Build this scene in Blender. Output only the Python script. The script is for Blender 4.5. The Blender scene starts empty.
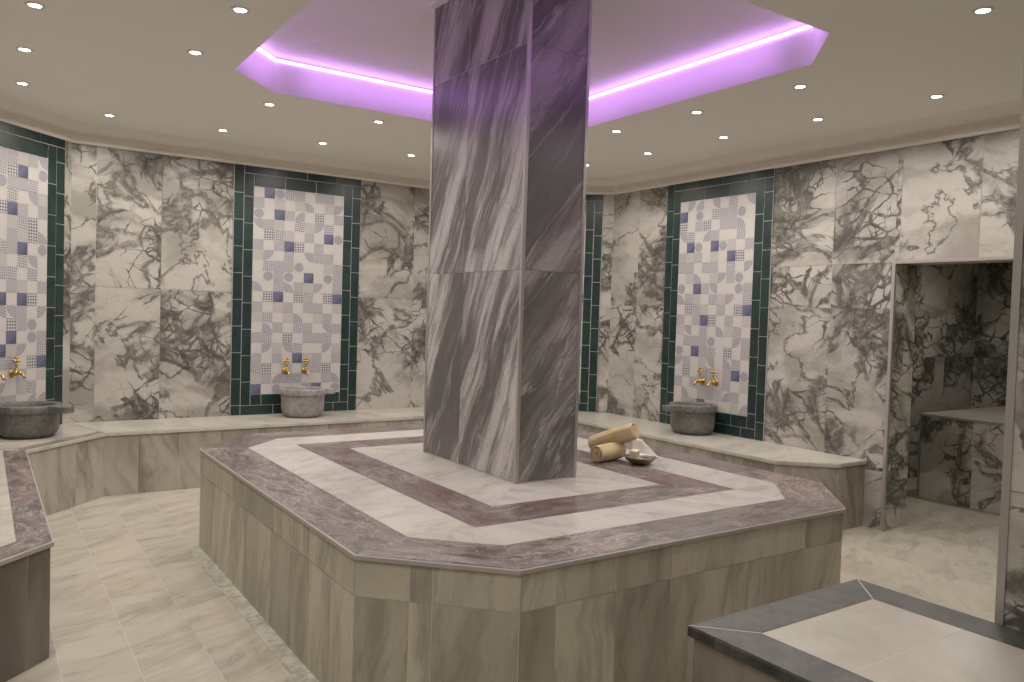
import bpy, bmesh, math, random
from mathutils import Vector, Matrix, Euler
random.seed(7)
COL = bpy.context.scene.collection
PI = math.pi

# ------------------------------------------------------------------ node helpers
class NB:
    def __init__(s, name):
        s.m = bpy.data.materials.new(name); s.m.use_nodes = True
        s.nt = s.m.node_tree; s.N = s.nt.nodes; s.L = s.nt.links
        s.bsdf = s.N['Principled BSDF']
        s.uvn = s.N.new('ShaderNodeUVMap').outputs[0]
    def put(s, sock, v):
        if v is None: return
        if hasattr(v, 'is_linked') or isinstance(v, bpy.types.NodeSocket): s.L.new(v, sock)
        else:
            if sock.type == 'RGBA' and len(v) == 3: v = (*v, 1)
            sock.default_value = v
    def math(s, op, a, b=None, c=None, clamp=False):
        n = s.N.new('ShaderNodeMath'); n.operation = op; n.use_clamp = clamp
        for i, v in enumerate((a, b, c)): s.put(n.inputs[i], v)
        return n.outputs[0]
    def vmath(s, op, a, b=None, scale=None):
        n = s.N.new('ShaderNodeVectorMath'); n.operation = op
        s.put(n.inputs[0], a); s.put(n.inputs[1], b)
        if scale is not None: s.put(n.inputs['Scale'], scale)
        return n.outputs[0]
    def mapping(s, v, loc=(0,0,0), rot=(0,0,0), sc=(1,1,1)):
        n = s.N.new('ShaderNodeMapping'); s.put(n.inputs[0], v)
        n.inputs[1].default_value = loc; n.inputs[2].default_value = rot; n.inputs[3].default_value = sc
        return n.outputs[0]
    def noise(s, v, scale, detail=3, rough=.5, dist=0, color=False):
        n = s.N.new('ShaderNodeTexNoise'); s.put(n.inputs['Vector'], v)
        n.inputs['Scale'].default_value = scale; n.inputs['Detail'].default_value = detail
        n.inputs['Roughness'].default_value = rough; n.inputs['Distortion'].default_value = dist
        return n.outputs['Color' if color else 'Fac']
    def voro(s, v, scale, feature='DISTANCE_TO_EDGE', rnd=1, out='Distance'):
        n = s.N.new('ShaderNodeTexVoronoi'); n.feature = feature
        s.put(n.inputs['Vector'], v); n.inputs['Scale'].default_value = scale
        n.inputs['Randomness'].default_value = rnd
        return n.outputs[out]
    def smooth(s, x, a, b, o0=0., o1=1.):
        n = s.N.new('ShaderNodeMapRange'); n.interpolation_type = 'SMOOTHSTEP'
        s.put(n.inputs[0], x); s.put(n.inputs[1], a); s.put(n.inputs[2], b); s.put(n.inputs[3], o0); s.put(n.inputs[4], o1)
        return n.outputs[0]
    def mix(s, f, a, b):
        n = s.N.new('ShaderNodeMix'); n.data_type = 'RGBA'
        s.put(n.inputs[0], f); s.put(n.inputs[6], a); s.put(n.inputs[7], b)
        return n.outputs[2]
    def sep(s, v):
        n = s.N.new('ShaderNodeSeparateXYZ'); s.put(n.inputs[0], v); return n.outputs
    def warp(s, v, scale, amt, detail=3):
        c = s.noise(v, scale, detail, color=True)
        d = s.vmath('SUBTRACT', c, (.5, .5, .5))
        return s.vmath('ADD', v, s.vmath('SCALE', d, scale=amt))
    def out(s, col, rough=.4, spec=.5, bump=None, bstr=.1, metal=0):
        s.put(s.bsdf.inputs['Base Color'], col); s.put(s.bsdf.inputs['Roughness'], rough)
        s.bsdf.inputs['Specular IOR Level'].default_value = spec; s.put(s.bsdf.inputs['Metallic'], metal)
        if bump is not None:
            b = s.N.new('ShaderNodeBump'); s.put(b.inputs['Height'], bump); b.inputs['Strength'].default_value = bstr
            b.inputs['Distance'].default_value = .01
            s.L.new(b.outputs[0], s.bsdf.inputs['Normal'])
        return s.m

def wall_marble(name, white, mid, dark, k=1.0):
    b = NB(name); v = b.uvn
    w0 = b.warp(v, 1.0, .40, 2)
    w = b.warp(b.warp(b.warp(w0, 3.0, .13, 3), 9, .05, 4), 32, .012, 3)
    big = b.noise(w0, 1.2, 2, .5)
    def cells(vec, sc, a, c, wid, base=0.0006):
        d = b.voro(vec, sc)
        t = b.math('ADD', base, b.math('MULTIPLY', b.smooth(big, a, c), wid))
        t = b.math('MULTIPLY', t, b.math('ADD', .45, b.math('MULTIPLY', b.noise(vec, sc * .9, 3), 1.1)))
        return b.smooth(d, b.math('MULTIPLY', t, .35), t, 1., 0.)
    v1 = b.math('MULTIPLY', cells(w, 2.4, .43, .62, .14, .0006), b.smooth(b.noise(v, 2.1, 2), .42, .56))
    v2 = cells(b.mapping(w, rot=(0, 0, .5), sc=(1, 1.5, 1)), 5.2, .47, .63, .13)
    v3 = cells(b.mapping(w, rot=(0, 0, -.3), sc=(1.3, 1, 1)), 12, .53, .66, .15)
    r = b.math('ABSOLUTE', b.math('SUBTRACT', b.noise(w0, 1.1, 6, .58, .7), .5))
    v4 = b.smooth(r, .002, b.math('ADD', .014, b.math('MULTIPLY', b.smooth(big, .40, .6), .05)), .9, 0.)
    flow = b.noise(b.mapping(w, rot=(0, 0, .6), sc=(1.1, 2.2, 1)), 1.3, 6, .62, .6)
    cloud = b.smooth(flow, .42, .62)
    fine = b.noise(w, 20, 5, .74)
    vein = b.math('MAXIMUM', b.math('MAXIMUM', v1, v2), b.math('MAXIMUM', v3, v4))
    vein = b.math('MULTIPLY', vein, b.smooth(fine, .30, .55, .45, 1.))
    base = b.mix(cloud, white, mid)
    base = b.mix(b.smooth(b.noise(w, 14, 4, .7), .5, .75, 0., .30), base, tuple(c * .7 for c in mid))
    dcol = b.mix(b.smooth(b.noise(w, 6, 4, .65), .42, .70), dark, tuple(c * 2.6 for c in dark))
    col = b.mix(b.math('MULTIPLY', vein, .97 * k), base, dcol)
    return b.out(col, .38, .4)

def streak_marble(name, dark, light, ang, sx, sy, lo=.38, hi=.62, vein=(.7,.66,.62), vamt=.4, rough=.3, white=.0, grain=.3):
    b = NB(name)
    v = b.mapping(b.uvn, rot=(0, 0, ang))
    w = b.warp(b.warp(v, 1.4, .16, 3), 7, .03, 4)
    st = b.mapping(w, sc=(sx, sy, 1))
    n1 = b.noise(st, 1., 8, .64, .3)
    n2 = b.noise(b.mapping(w, sc=(sx * 5, sy * 3, 1)), 1., 6, .7, .2)
    f = b.smooth(b.math('ADD', n1, b.math('MULTIPLY', b.math('SUBTRACT', n2, .5), .22)), lo, hi)
    mid = tuple((a * .6 + c * .4) for a, c in zip(dark, light))
    col = b.mix(f, dark, light)
    r = b.math('ABSOLUTE', b.math('SUBTRACT', b.noise(st, .8, 5, .6, .4), .5))
    col = b.mix(b.smooth(r, 0., .014, vamt, 0.), col, vein)
    r2 = b.math('ABSOLUTE', b.math('SUBTRACT', b.noise(b.mapping(w, loc=(3, 7, 0), sc=(sx * 1.6, sy * 1.3, 1)), 1., 5, .6, .3), .5))
    col = b.mix(b.smooth(r2, 0., .03, .55, 0.), col, dark)
    g = b.noise(b.uvn, 55, 5, .75)
    col = b.mix(b.smooth(g, .38, .68, 0., grain), col, tuple(c * .7 for c in dark))
    g2 = b.noise(b.mapping(w, sc=(sx * 2.5, sy * 4, 1)), 2.2, 6, .72)
    col = b.mix(b.smooth(g2, .52, .66, 0., .28), col, mid)
    return b.out(col, rough, .45)

def pale_marble(name, light, grey, rust, ang, sx, sy, amt=.6, rough=.35, rustamt=.25, ridge=.5, tone=.35):
    b = NB(name)
    v = b.mapping(b.uvn, rot=(0, 0, ang))
    w = b.warp(b.warp(v, 1.2, .3, 3), 5, .07, 4)
    st = b.mapping(w, sc=(sx, sy, 1))
    n1 = b.noise(st, 1., 7, .66, .4)
    f = b.math('MULTIPLY', b.smooth(n1, .42, .68), amt)
    col = b.mix(f, light, grey)
    r = b.math('ABSOLUTE', b.math('SUBTRACT', b.noise(st, .7, 5, .62, .6), .5))
    col = b.mix(b.math('MULTIPLY', b.smooth(r, 0., .03, ridge, 0.), b.smooth(n1, .35, .6)), col, tuple(c * .8 for c in grey))
    col = b.mix(b.math('MULTIPLY', b.smooth(b.noise(w, 1.9, 4, .6), .52, .72), rustamt), col, rust)
    t = b.noise(b.uvn, .45, 1)
    col = b.mix(b.smooth(t, .42, .64, 0., tone), col, tuple(c * .85 for c in grey))
    g = b.noise(b.uvn, 40, 4, .7)
    col = b.mix(b.smooth(g, .35, .7, 0., .12), col, grey)
    return b.out(col, rough, .4)

def maroon_marble(name, base, red, pale, bright=1.):
    b = NB(name); v = b.uvn
    w = b.warp(v, 4, .12, 4)
    st = b.mapping(w, sc=(3.0, 9, 1))
    n = b.noise(st, 1.6, 6, .68, .6)
    col = b.mix(b.smooth(n, .34, .66), tuple(c * .42 for c in base), tuple(c * 1.75 for c in base))
    col = b.mix(b.smooth(b.noise(v, 2.6, 3), .52, .68, 0., .55), col, red)
    d = b.voro(b.warp(b.mapping(v, sc=(1, 1.9, 1)), 9, .09), 13)
    col = b.mix(b.math('MULTIPLY', b.smooth(d, 0., .05, .55, 0.), b.smooth(b.noise(v, 5, 3), .42, .6)), col, pale)
    r = b.math('ABSOLUTE', b.math('SUBTRACT', b.noise(st, 1.1, 5, .65, 1.), .5))
    col = b.mix(b.smooth(r, 0., .022, .6, 0.), col, pale)
    tone = b.noise(v, .55, 1)
    col = b.mix(b.smooth(tone, .38, .62, .0, .45), col, tuple(c * .55 for c in base))
    col = b.mix(b.smooth(b.noise(v, .7, 1), .54, .68, .0, .28), col, red)
    return b.out(col, .3, .45)

def stone(name, a, c, scale=30, rough=.55, bump=.15):
    b = NB(name)
    tc = b.N.new('ShaderNodeTexCoord').outputs['Object']
    n = b.noise(tc, scale, 6, .7)
    n2 = b.noise(tc, scale * .2, 4, .6, .6)
    col = b.mix(b.smooth(b.math('ADD', b.math('MULTIPLY', n, .6), b.math('MULTIPLY', n2, .4)), .35, .65), a, c)
    return b.out(col, rough, .4, n, bump)

def plain(name, c, rough=.5, var=.08, scale=8, metal=0, spec=.5):
    b = NB(name)
    tc = b.N.new('ShaderNodeTexCoord').outputs['Object']
    n = b.noise(tc, scale, 3)
    col = b.mix(n, tuple(x * (1 - var) for x in c), tuple(min(1, x * (1 + var)) for x in c))
    return b.out(col, rough, spec, metal=metal)

def emis(name, c, k):
    b = NB(name)
    b.put(b.bsdf.inputs['Base Color'], (0.8, .8, .8)); b.put(b.bsdf.inputs['Emission Color'], c)
    b.bsdf.inputs['Emission Strength'].default_value = k
    return b.m

def glaze(name):
    b = NB(name)
    n = b.noise(b.uvn, 5, 4, .6)
    col = b.mix(b.smooth(n, .3, .7), (.006, .015, .0145), (.012, .030, .027))
    spk = b.smooth(b.noise(b.uvn, 55, 2), .72, .76)
    col = b.mix(b.math('MULTIPLY', spk, .5), col, (.2, .22, .21))
    return b.out(col, .34, .4, b.noise(b.uvn, 9, 2), .08)

def patch_mat(kind):
    b = NB('patchwork_' + kind)
    x, y, z = b.sep(b.uvn)
    u = b.math('FRACT', x); v = b.math('FRACT', y)
    W = (.46,.43,.412); BL = (.165,.165,.215); NV = (.070,.072,.118); LT = (.38,.355,.345); MB = (.33, .335, .41)
    S = lambda t: b.math('SINE', t)
    tile_var = b.math('MULTIPLY', b.noise(b.math('FLOOR', x), 3.3), .0)
    if kind == 'white': f = .0; c1, c2 = W, W
    elif kind == 'beige': f = b.smooth(b.noise(b.uvn, 12, 3), .4, .6); c1, c2 = LT, tuple(k * .94 for k in LT)
    elif kind == 'navy':
        f = b.smooth(b.math('ADD', b.math('SUBTRACT', u, v), b.math('MULTIPLY', b.noise(b.uvn, 6, 3), .3)), .05, .55)
        c1, c2 = tuple(k * 1.5 for k in NV), NV
    elif kind == 'fine':
        f = b.smooth(b.math('MULTIPLY', S(b.math('MULTIPLY', u, 31.)), S(b.math('MULTIPLY', v, 31.))), -.15, .15); c1, c2 = W, BL
    elif kind == 'lattice':
        a = S(b.math('MULTIPLY', b.math('ADD', u, v), 12.57)); c = S(b.math('MULTIPLY', b.math('SUBTRACT', u, v), 12.57))
        f = b.smooth(b.math('MULTIPLY', a, c), -.10, .12); c1, c2 = W, tuple(k * .7 for k in BL)
    elif kind == 'medallion':
        r = b.math('SQRT', b.math('ADD', b.math('POWER', b.math('ABSOLUTE', b.math('SUBTRACT', u, .5)), 2.), b.math('POWER', b.math('ABSOLUTE', b.math('SUBTRACT', v, .5)), 2.)))
        ring = b.smooth(S(b.math('MULTIPLY', r, 42.)), -.5, .3)
        f = b.math('MULTIPLY', b.math('LESS_THAN', r, .47), b.math('ADD', .35, b.math('MULTIPLY', ring, .65))); c1, c2 = W, BL
    elif kind == 'arc':
        r = b.math('SQRT', b.math('ADD', b.math('POWER', u, 2.), b.math('POWER', v, 2.)))
        ring = b.smooth(S(b.math('MULTIPLY', r, 30.)), -.4, .3)
        band = b.math('MULTIPLY', b.math('LESS_THAN', r, .95), b.math('GREATER_THAN', r, .12))
        f = b.math('MULTIPLY', band, b.math('ADD', .3, b.math('MULTIPLY', ring, .6))); c1, c2 = W, BL
    else:  # swirl
        t = b.math('ADD', b.math('MULTIPLY', b.math('ADD', u, v), 17.), b.math('MULTIPLY', S(b.math('MULTIPLY', b.math('SUBTRACT', u, v), 14.)), 2.2))
        f = b.smooth(S(t), -.2, .25); c1, c2 = W, BL
    col = b.mix(f, c1, c2)
    return b.out(col, .28, .45)

M = {}
M['wall'] = wall_marble('arabescato_wall_marble', (.405,.380,.342), (.245,.228,.198), (.042,.0395,.034))
M['wall_alcove'] = wall_marble('arabescato_alcove_marble', (.50,.47,.41), (.28,.27,.23), (.04,.04,.033))
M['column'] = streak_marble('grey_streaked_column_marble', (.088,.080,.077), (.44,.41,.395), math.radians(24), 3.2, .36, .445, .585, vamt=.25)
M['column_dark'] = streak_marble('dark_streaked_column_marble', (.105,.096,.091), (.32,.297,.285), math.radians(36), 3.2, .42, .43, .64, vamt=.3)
M['floor'] = pale_marble('beige_floor_marble', (.45,.415,.345), (.26,.235,.19), (.44,.33,.21), math.radians(62), 1.5, 6.5, .66, .33, .30, .45, .18)
M['side'] = pale_marble('olive_beige_side_marble', (.57,.53,.425), (.22,.20,.165), (.52,.40,.26), math.radians(5), 6.5, .9, .74, .4, .40, .30, .5)
M['bench_side'] = pale_marble('beige_bench_marble', (.385,.35,.295), (.14,.127,.108), (.32,.25,.17), math.radians(-18), 4.0, .9, .9, .4, .15, .4, .45)
M['bench_top'] = pale_marble('pale_bench_top_marble', (.50,.47,.41), (.27,.25,.22), (.5,.42,.32), math.radians(60), 2., 5., .6, .28, .1, .25, .2)
M['white'] = pale_marble('white_band_marble', (.49,.462,.42), (.30,.28,.25), (.48,.41,.35), math.radians(60), 1.6, 4.2, .62, .3, .08, .55, .15)
M['maroon'] = maroon_marble('maroon_border_marble', (.118,.094,.089), (.15,.070,.056), (.46,.41,.38))
M['maroon_dark'] = maroon_marble('dark_maroon_band_marble', (.120,.092,.090), (.15,.055,.05), (.38,.33,.31))
M['grey_border'] = maroon_marble('grey_brown_border_marble', (.20,.17,.15), (.20,.13,.11), (.42,.38,.34))
M['charcoal'] = streak_marble('charcoal_border_stone', (.012,.0112,.0105), (.052,.048,.044), math.radians(70), 7., 12., .40, .64, (.16,.15,.14), .2, .5)
M['shaded_bench_side'] = pale_marble('shaded_grey_brown_marble', (.20,.175,.14), (.085,.076,.064), (.19,.14,.09), 0.1, 4., 1.0, .8, .4, .2, .3, .4)  # grey-brown marble, darkened further so the shade sits in its colour
M['slab_white'] = pale_marble('cream_slab_marble', (.44,.41,.355), (.27,.25,.21), (.45,.37,.27), .4, 2.2, 2.8, .6, .3, .2, .15, .1)
M['grout'] = plain('pale_grout', (.66,.63,.56), .8, .1, 30)
M['grout_light'] = plain('polished_slab_edge', (.36,.325,.295), .35, .15, 20)
M['joint'] = plain('pale_joint', (.50,.475,.425), .7)
M['wallbase'] = plain('wall_plaster', (.45,.42,.36), .8)
M['ceiling'] = plain('cream_ceiling_paint', (.885,.865,.815), .75, .015, 2)
M['recess'] = plain('white_recess_paint', (.78,.74,.72), .7, .015, 2)
M['cornice'] = plain('cream_cornice_paint', (.84,.80,.74), .6, .02, 2)
M['metal'] = plain('brushed_edge_trim', (.40,.375,.35), .35, .05, 20, .55)
M['green'] = glaze('dark_green_glazed_tile')
M['tgrout'] = plain('tile_grout', (.42,.43,.40), .8)
M['brass'] = plain('polished_brass', (.52,.34,.105), .36, .12, 20, 1.)
M['basin'] = stone('carved_grey_stone', (.065,.063,.058), (.15,.145,.135), 45)
M['basin_pale'] = stone('carved_pale_marble', (.16,.15,.145), (.30,.285,.275), 22)
M['towel'] = None
M['bowl'] = plain('dull_pewter', (.26,.22,.18), .38, .25, 40, .85)
M['soap'] = plain('cream_soap', (.74,.62,.42), .55, .05)
M['gutter'] = stone('stained_gutter_stone', (.22,.21,.18), (.46,.44,.37), 26, .8)
M['led'] = emis('violet_led', (.62,.30,1.0), 7.5)
M['lens'] = emis('downlight_lens', (1., .93, .80), 22.)
M['ring'] = plain('white_downlight_ring', (.72,.68,.62), .4)
for k_ in ('white','beige','navy','fine','lattice','medallion','arc','swirl'): M['t_'+k_] = patch_mat(k_)
def terry(name, c, c2):
    b = NB(name)
    tc = b.N.new('ShaderNodeTexCoord').outputs['Object']
    n = b.noise(tc, 220, 3, .7); n2 = b.noise(tc, 14, 3)
    col = b.mix(b.smooth(n2, .3, .7), c, c2)
    return b.out(col, .95, .1, n, .5)
M['towel'] = terry('tan_terry', (.56,.43,.235), (.64,.50,.29))
M['cloth'] = terry('white_terry', (.80,.77,.70), (.86,.83,.76))

# ------------------------------------------------------------------ mesh helpers
class MB:
    def __init__(s): s.v=[]; s.f=[]; s.uv=[]; s.mi=[]; s.mats=[]; s.sm=[]
    def slot(s, m):
        if m not in s.mats: s.mats.append(m)
        return s.mats.index(m)
    def face(s, pts, m, uv=None, smooth=False):
        i0=len(s.v); s.v += [tuple(p) for p in pts]; s.f.append(list(range(i0,i0+len(pts))))
        s.uv.append(uv if uv else [(p[0],p[1]) for p in pts]); s.mi.append(s.slot(m)); s.sm.append(smooth)
    def box(s, x0,x1,y0,y1,z0,z1,m,T=None):
        P=[Vector(p) for p in ((x0,y0,z0),(x1,y0,z0),(x1,y1,z0),(x0,y1,z0),(x0,y0,z1),(x1,y0,z1),(x1,y1,z1),(x0,y1,z1))]
        if T: P=[T@p for p in P]
        for q in ((0,3,2,1),(4,5,6,7),(0,1,5,4),(1,2,6,5),(2,3,7,6),(3,0,4,7)):
            s.face([P[i] for i in q], m)
    def prism(s, poly, z0, z1, m, mtop=None, bottom=True):
        n=len(poly)
        s.face([(p[0],p[1],z1) for p in poly], mtop or m)
        if bottom: s.face([(p[0],p[1],z0) for p in reversed(poly)], m)
        for i in range(n):
            a=poly[i]; c=poly[(i+1)%n]
            s.face([(a[0],a[1],z0),(c[0],c[1],z0),(c[0],c[1],z1),(a[0],a[1],z1)], m)
    def lathe(s, prof, m, segs=32, T=None, cap0=True, cap1=True):
        rings=[]
        for r,z in prof:
            rings.append([Vector((r*math.cos(2*PI*k/segs), r*math.sin(2*PI*k/segs), z)) for k in range(segs)])
        if T: rings=[[T@p for p in R] for R in rings]
        for a in range(len(rings)-1):
            for k in range(segs):
                s.face([rings[a][k],rings[a][(k+1)%segs],rings[a+1][(k+1)%segs],rings[a+1][k]], m, None, True)
        if cap0 and prof[0][0]>1e-6: s.face(list(reversed(rings[0])), m)
        if cap1 and prof[-1][0]>1e-6: s.face(rings[-1], m)
    def tube(s, pts, rad, m, segs=10):
        pts=[Vector(p) for p in pts]; rr = rad if isinstance(rad,(list,tuple)) else [rad]*len(pts)
        rings=[]
        for i,p in enumerate(pts):
            d=(pts[min(i+1,len(pts)-1)]-pts[max(i-1,0)]).normalized()
            a=d.orthogonal().normalized() if i==0 else (a-d*a.dot(d)).normalized()
            c=d.cross(a)
            rings.append([p+a*rr[i]*math.cos(2*PI*k/segs)+c*rr[i]*math.sin(2*PI*k/segs) for k in range(segs)])
        for i in range(len(rings)-1):
            for k in range(segs):
                s.face([rings[i][k],rings[i][(k+1)%segs],rings[i+1][(k+1)%segs],rings[i+1][k]], m, None, True)
        s.face(list(reversed(rings[0])), m); s.face(rings[-1], m)
    def ball(s, c, r, m, sx=1, sz=1):
        c=Vector(c)
        prof=[(max(1e-5,r*math.sin(PI*i/10)), -r*math.cos(PI*i/10)*sz) for i in range(11)]
        s.lathe(prof, m, 14, Matrix.Translation(c))
    def build(s, name, parent=None, merge=True, bevel=0, subsurf=0):
        me=bpy.data.meshes.new(name); me.from_pydata(s.v,[],s.f)
        ul=me.uv_layers.new(name='UVMap'); k=0
        for f_uv in s.uv:
            for q in f_uv: ul.data[k].uv=q[:2]; k+=1
        for m in s.mats: me.materials.append(m)
        me.polygons.foreach_set('material_index', s.mi); me.polygons.foreach_set('use_smooth', s.sm)
        if merge:
            bm=bmesh.new(); bm.from_mesh(me); bmesh.ops.remove_doubles(bm, verts=bm.verts, dist=1e-5)
            bm.to_mesh(me); bm.free()
        o=bpy.data.objects.new(name, me); COL.objects.link(o)
        if parent: o.parent=parent; o.matrix_parent_inverse=Matrix.Identity(4)
        if bevel:
            b=o.modifiers.new('bevel','BEVEL'); b.width=bevel; b.segments=2; b.limit_method='ANGLE'; b.angle_limit=math.radians(50)
        return o

def tag(o, label, cat, group=None):
    o['label']=label; o['category']=cat
    if group: o['group']=group
    return o
def thing(name, label, cat, loc=(0,0,0), rz=0, group=None):
    o=bpy.data.objects.new(name,None); COL.objects.link(o); o.location=loc; o.rotation_euler=(0,0,rz)
    o.empty_display_size=.1
    return tag(o,label,cat,group)
def struct(o): o['kind']='structure'; return o
def roff(): return (random.uniform(0,90), random.uniform(0,90))

def inset(poly, g):
    """shrink a convex 2D polygon by g"""
    n=len(poly); P=[Vector((p[0],p[1])) for p in poly]
    area=sum(P[i].x*P[(i+1)%n].y-P[(i+1)%n].x*P[i].y for i in range(n))
    sg=1 if area>0 else -1
    out=[]
    for i in range(n):
        a,b,c=P[i-1],P[i],P[(i+1)%n]
        e1=(b-a).normalized(); e2=(c-b).normalized()
        n1=Vector((-e1.y,e1.x))*sg; n2=Vector((-e2.y,e2.x))*sg
        d=n1+n2; k=max(.2,1+n1.dot(n2))
        out.append(b+d*(g/k))
    return out

def flat_tile(mb, poly, z, m, along, g=.0012):
    """one paving tile: uv runs along the given direction"""
    q=inset(poly,g); o=roff(); a=Vector(along).normalized(); p=Vector((-a.y,a.x))
    mb.face([(t.x,t.y,z) for t in q], m, [(t.dot(a)+o[0], t.dot(p)+o[1]) for t in q])
def lerp(a,b,t): return (a[0]+(b[0]-a[0])*t, a[1]+(b[1]-a[1])*t)
def band(mb, o0,o1,i0,i1, z, m, n, g=.0012):
    """tiles of a band segment between outer edge o0-o1 and inner edge i0-i1"""
    d=(Vector(o1)-Vector(o0)); L=d.length; d/=L
    ts=[k/n for k in range(n+1)]
    a0=(Vector(i0)-Vector(o0)).dot(d)/L; a1=(Vector(i1)-Vector(o0)).dot(d)/L
    def inn(t): 
        if a1-a0<1e-4: return i0
        return lerp(i0,i1,min(1,max(0,(t-a0)/(a1-a0))))
    for k in range(n):
        t0,t1=ts[k],ts[k+1]
        A=o0 if k==0 else lerp(o0,o1,t0); B=o1 if k==n-1 else lerp(o0,o1,t1)
        C=i1 if k==n-1 else inn(t1); D=i0 if k==0 else inn(t0)
        flat_tile(mb,[A,B,C,D],z,m,d,g)
def clad(mb, P0, P1, useams, zseams, m, off=.004, g=.0012, hole=None, skipz=None):
    """vertical tiles on the segment P0->P1 (room side on the left of P0->P1)"""
    P0=Vector(P0); P1=Vector(P1); d=(P1-P0).normalized(); n=Vector((-d.y,d.x))
    for i in range(len(useams)-1):
        for j in range(len(zseams)-1):
            u0,u1,z0,z1=useams[i],useams[i+1],zseams[j],zseams[j+1]
            if hole and u0>=hole[0]-1e-3 and u1<=hole[1]+1e-3 and z1<=hole[2]+1e-3: continue
            u0+=g;u1-=g;z0+=g;z1-=g; o=roff()
            pts=[]
            for u,z in ((u0,z0),(u1,z0),(u1,z1),(u0,z1)):
                q=P0+d*u+n*off; pts.append((q.x,q.y,z))
            mm = m if not callable(m) else m(i,j)
            mb.face(pts[::-1], mm, [(-u0+o[0],z1+o[1]),(-u1+o[0],z1+o[1]),(-u1+o[0],z0+o[1]),(-u0+o[0],z0+o[1])])
def seams(L, step, start=0):
    r=[0.]; u=start if start>0 else step
    while u<L-.02: r.append(u); u+=step
    return r+[L]

# ------------------------------------------------------------------ key dimensions
ZC=2.93; ZT=2.783; HB=.496; HP=.613; HD=.638; ZR=3.40; ZL=3.15
XD=5.489; YB=7.373; XL=-.43
AB=(.608,YB); LA=(XL,6.335); BC=(4.40,YB); CD=(XD,6.284)

def wall(name, P0, P1, us, zs, th=.25, ztop=ZC, hole=None, mat=None):
    """room is on the left of P0->P1; slab of thickness th behind"""
    mat = mat or M['wall']
    mb=MB(); P0=Vector(P0); P1=Vector(P1); d=(P1-P0); L=d.length; d/=L; n=Vector((-d.y,d.x))
    T=Matrix(((d.x,n.x,0,P0.x),(d.y,n.y,0,P0.y),(0,0,1,0),(0,0,0,1)))
    if hole:
        mb.box(0,hole[0],-th,0,0,ztop,M['wallbase'],T); mb.box(hole[1],L,-th,0,0,ztop,M['wallbase'],T)
        mb.box(hole[0],hole[1],-th,0,hole[2],ztop,M['wallbase'],T)
    else: mb.box(0,L,-th,0,0,ztop,M['wallbase'],T)
    clad(mb,P0,P1,us,zs,mat,hole=hole)
    return struct(mb.build(name,merge=False))

Z3=[0,.43,1.625,ZC]
L=1.468
wall('wall_back_left', AB, LA, [0,.11,.74,1.34,L], Z3)
L=4.40-.608
wall('wall_back', BC, AB, [0,.68,1.284,2.507,3.107,3.61,L], Z3)
L=(Vector(BC)-Vector(CD)).length
wall('wall_back_right', CD, BC, [0,.115,.72,1.34,L], Z3)
# right wall with doorway; P0 at the near end -> room on the left
YN=-1.4
def uy_(y): return y-YN
wd=wall('wall_right', (XD,YN), CD, [0,.9,1.6,uy_(.75),uy_(1.4),uy_(2.15),uy_(2.62),uy_(3.166),uy_(3.2),uy_(3.70),uy_(4.276),uy_(4.88),uy_(5.492),uy_(5.89),uy_(6.284)],
        [0,.43,1.625,1.963,ZC], th=.306, hole=(uy_(2.15),uy_(3.2),1.963))
# jamb tiles of the doorway
mb=MB()
clad(mb,(XD+.306,3.2),(XD,3.2),[0,.306],[0,.43,1.625,1.963],M['wall_alcove'],off=.003)
clad(mb,(XD,2.15),(XD+.306,2.15),[0,.306],[0,.43,1.625,1.963],M['wall_alcove'],off=.003)
mb.face([(XD,2.15,1.960),(XD,3.2,1.960),(XD+.306,3.2,1.960),(XD+.306,2.15,1.960)],M['wall_alcove'],[(0,0),(1.05,0),(1.05,.3),(0,.3)])
struct(mb.build('trim_1',merge=False))
wall('wall_left', LA, (XL,3.0), [0,.6,1.2,1.8,2.4,3.335], Z3)
wall('wall_near_left', (XL,3.0), (-1.7,3.0), [0,.6,1.27], Z3)
wall('wall_far_left', (-1.7,3.0), (-1.7,YN), seams(4.4,.6), Z3)
wall('wall_near', (-1.7,YN), (XD,YN), seams(XD+1.7,.6), Z3)
# partition that ends in the foreground at right
EX=2.503; EY=1.09
wall('wall_partition', (EX,YN), (EX,EY), [0,.37,.97,1.57,2.17,EY-YN], [0,.43,1.03,1.625,ZC], th=.2)
mb=MB(); mb.box(EX-.008,EX+.004,EY-.019,EY+.004,0,ZC,M['metal']); mb.box(EX-.004,EX+.2,EY,EY+.006,0,ZC,M['metal'])
struct(mb.build('trim_2',merge=False))
# doorway edge trims
mb=MB()
mb.box(XD-.009,XD+.014,3.188,3.212,0,1.975,M['metal']); mb.box(XD-.009,XD+.014,2.138,2.162,0,1.975,M['metal'])
mb.box(XD-.009,XD+.014,2.162,3.188,1.952,1.975,M['metal'])
struct(mb.build('trim_3',merge=False))
# alcove room
wall('wall_alcove_left', (8.8,4.2), (XD+.306,4.2), seams(3.005,.6), [0,1.2,2.4], .1, 2.4, None, M['wall_alcove'])
wall('wall_alcove_back', (8.8,1.2), (8.8,4.2), seams(3.0,.6), [0,1.2,2.4], .1, 2.4, None, M['wall_alcove'])
wall('wall_alcove_right', (XD+.306,1.2), (8.8,1.2), seams(3.005,.6), [0,1.2,2.4], .1, 2.4, None, M['wall_alcove'])
mb=MB(); clad(mb,(XD+.306,4.2),(XD+.306,1.2),[0,1.0,2.05,3.0],[0,1.963,2.4],M['wall_alcove'],off=.004,hole=(1.0,2.05,1.963))
struct(mb.build('trim_4',merge=False))
mb=MB(); mb.box(XD+.306,8.9,1.1,4.3,2.4,2.5,M['ceiling']); struct(mb.build('ceiling_alcove'))

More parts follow.
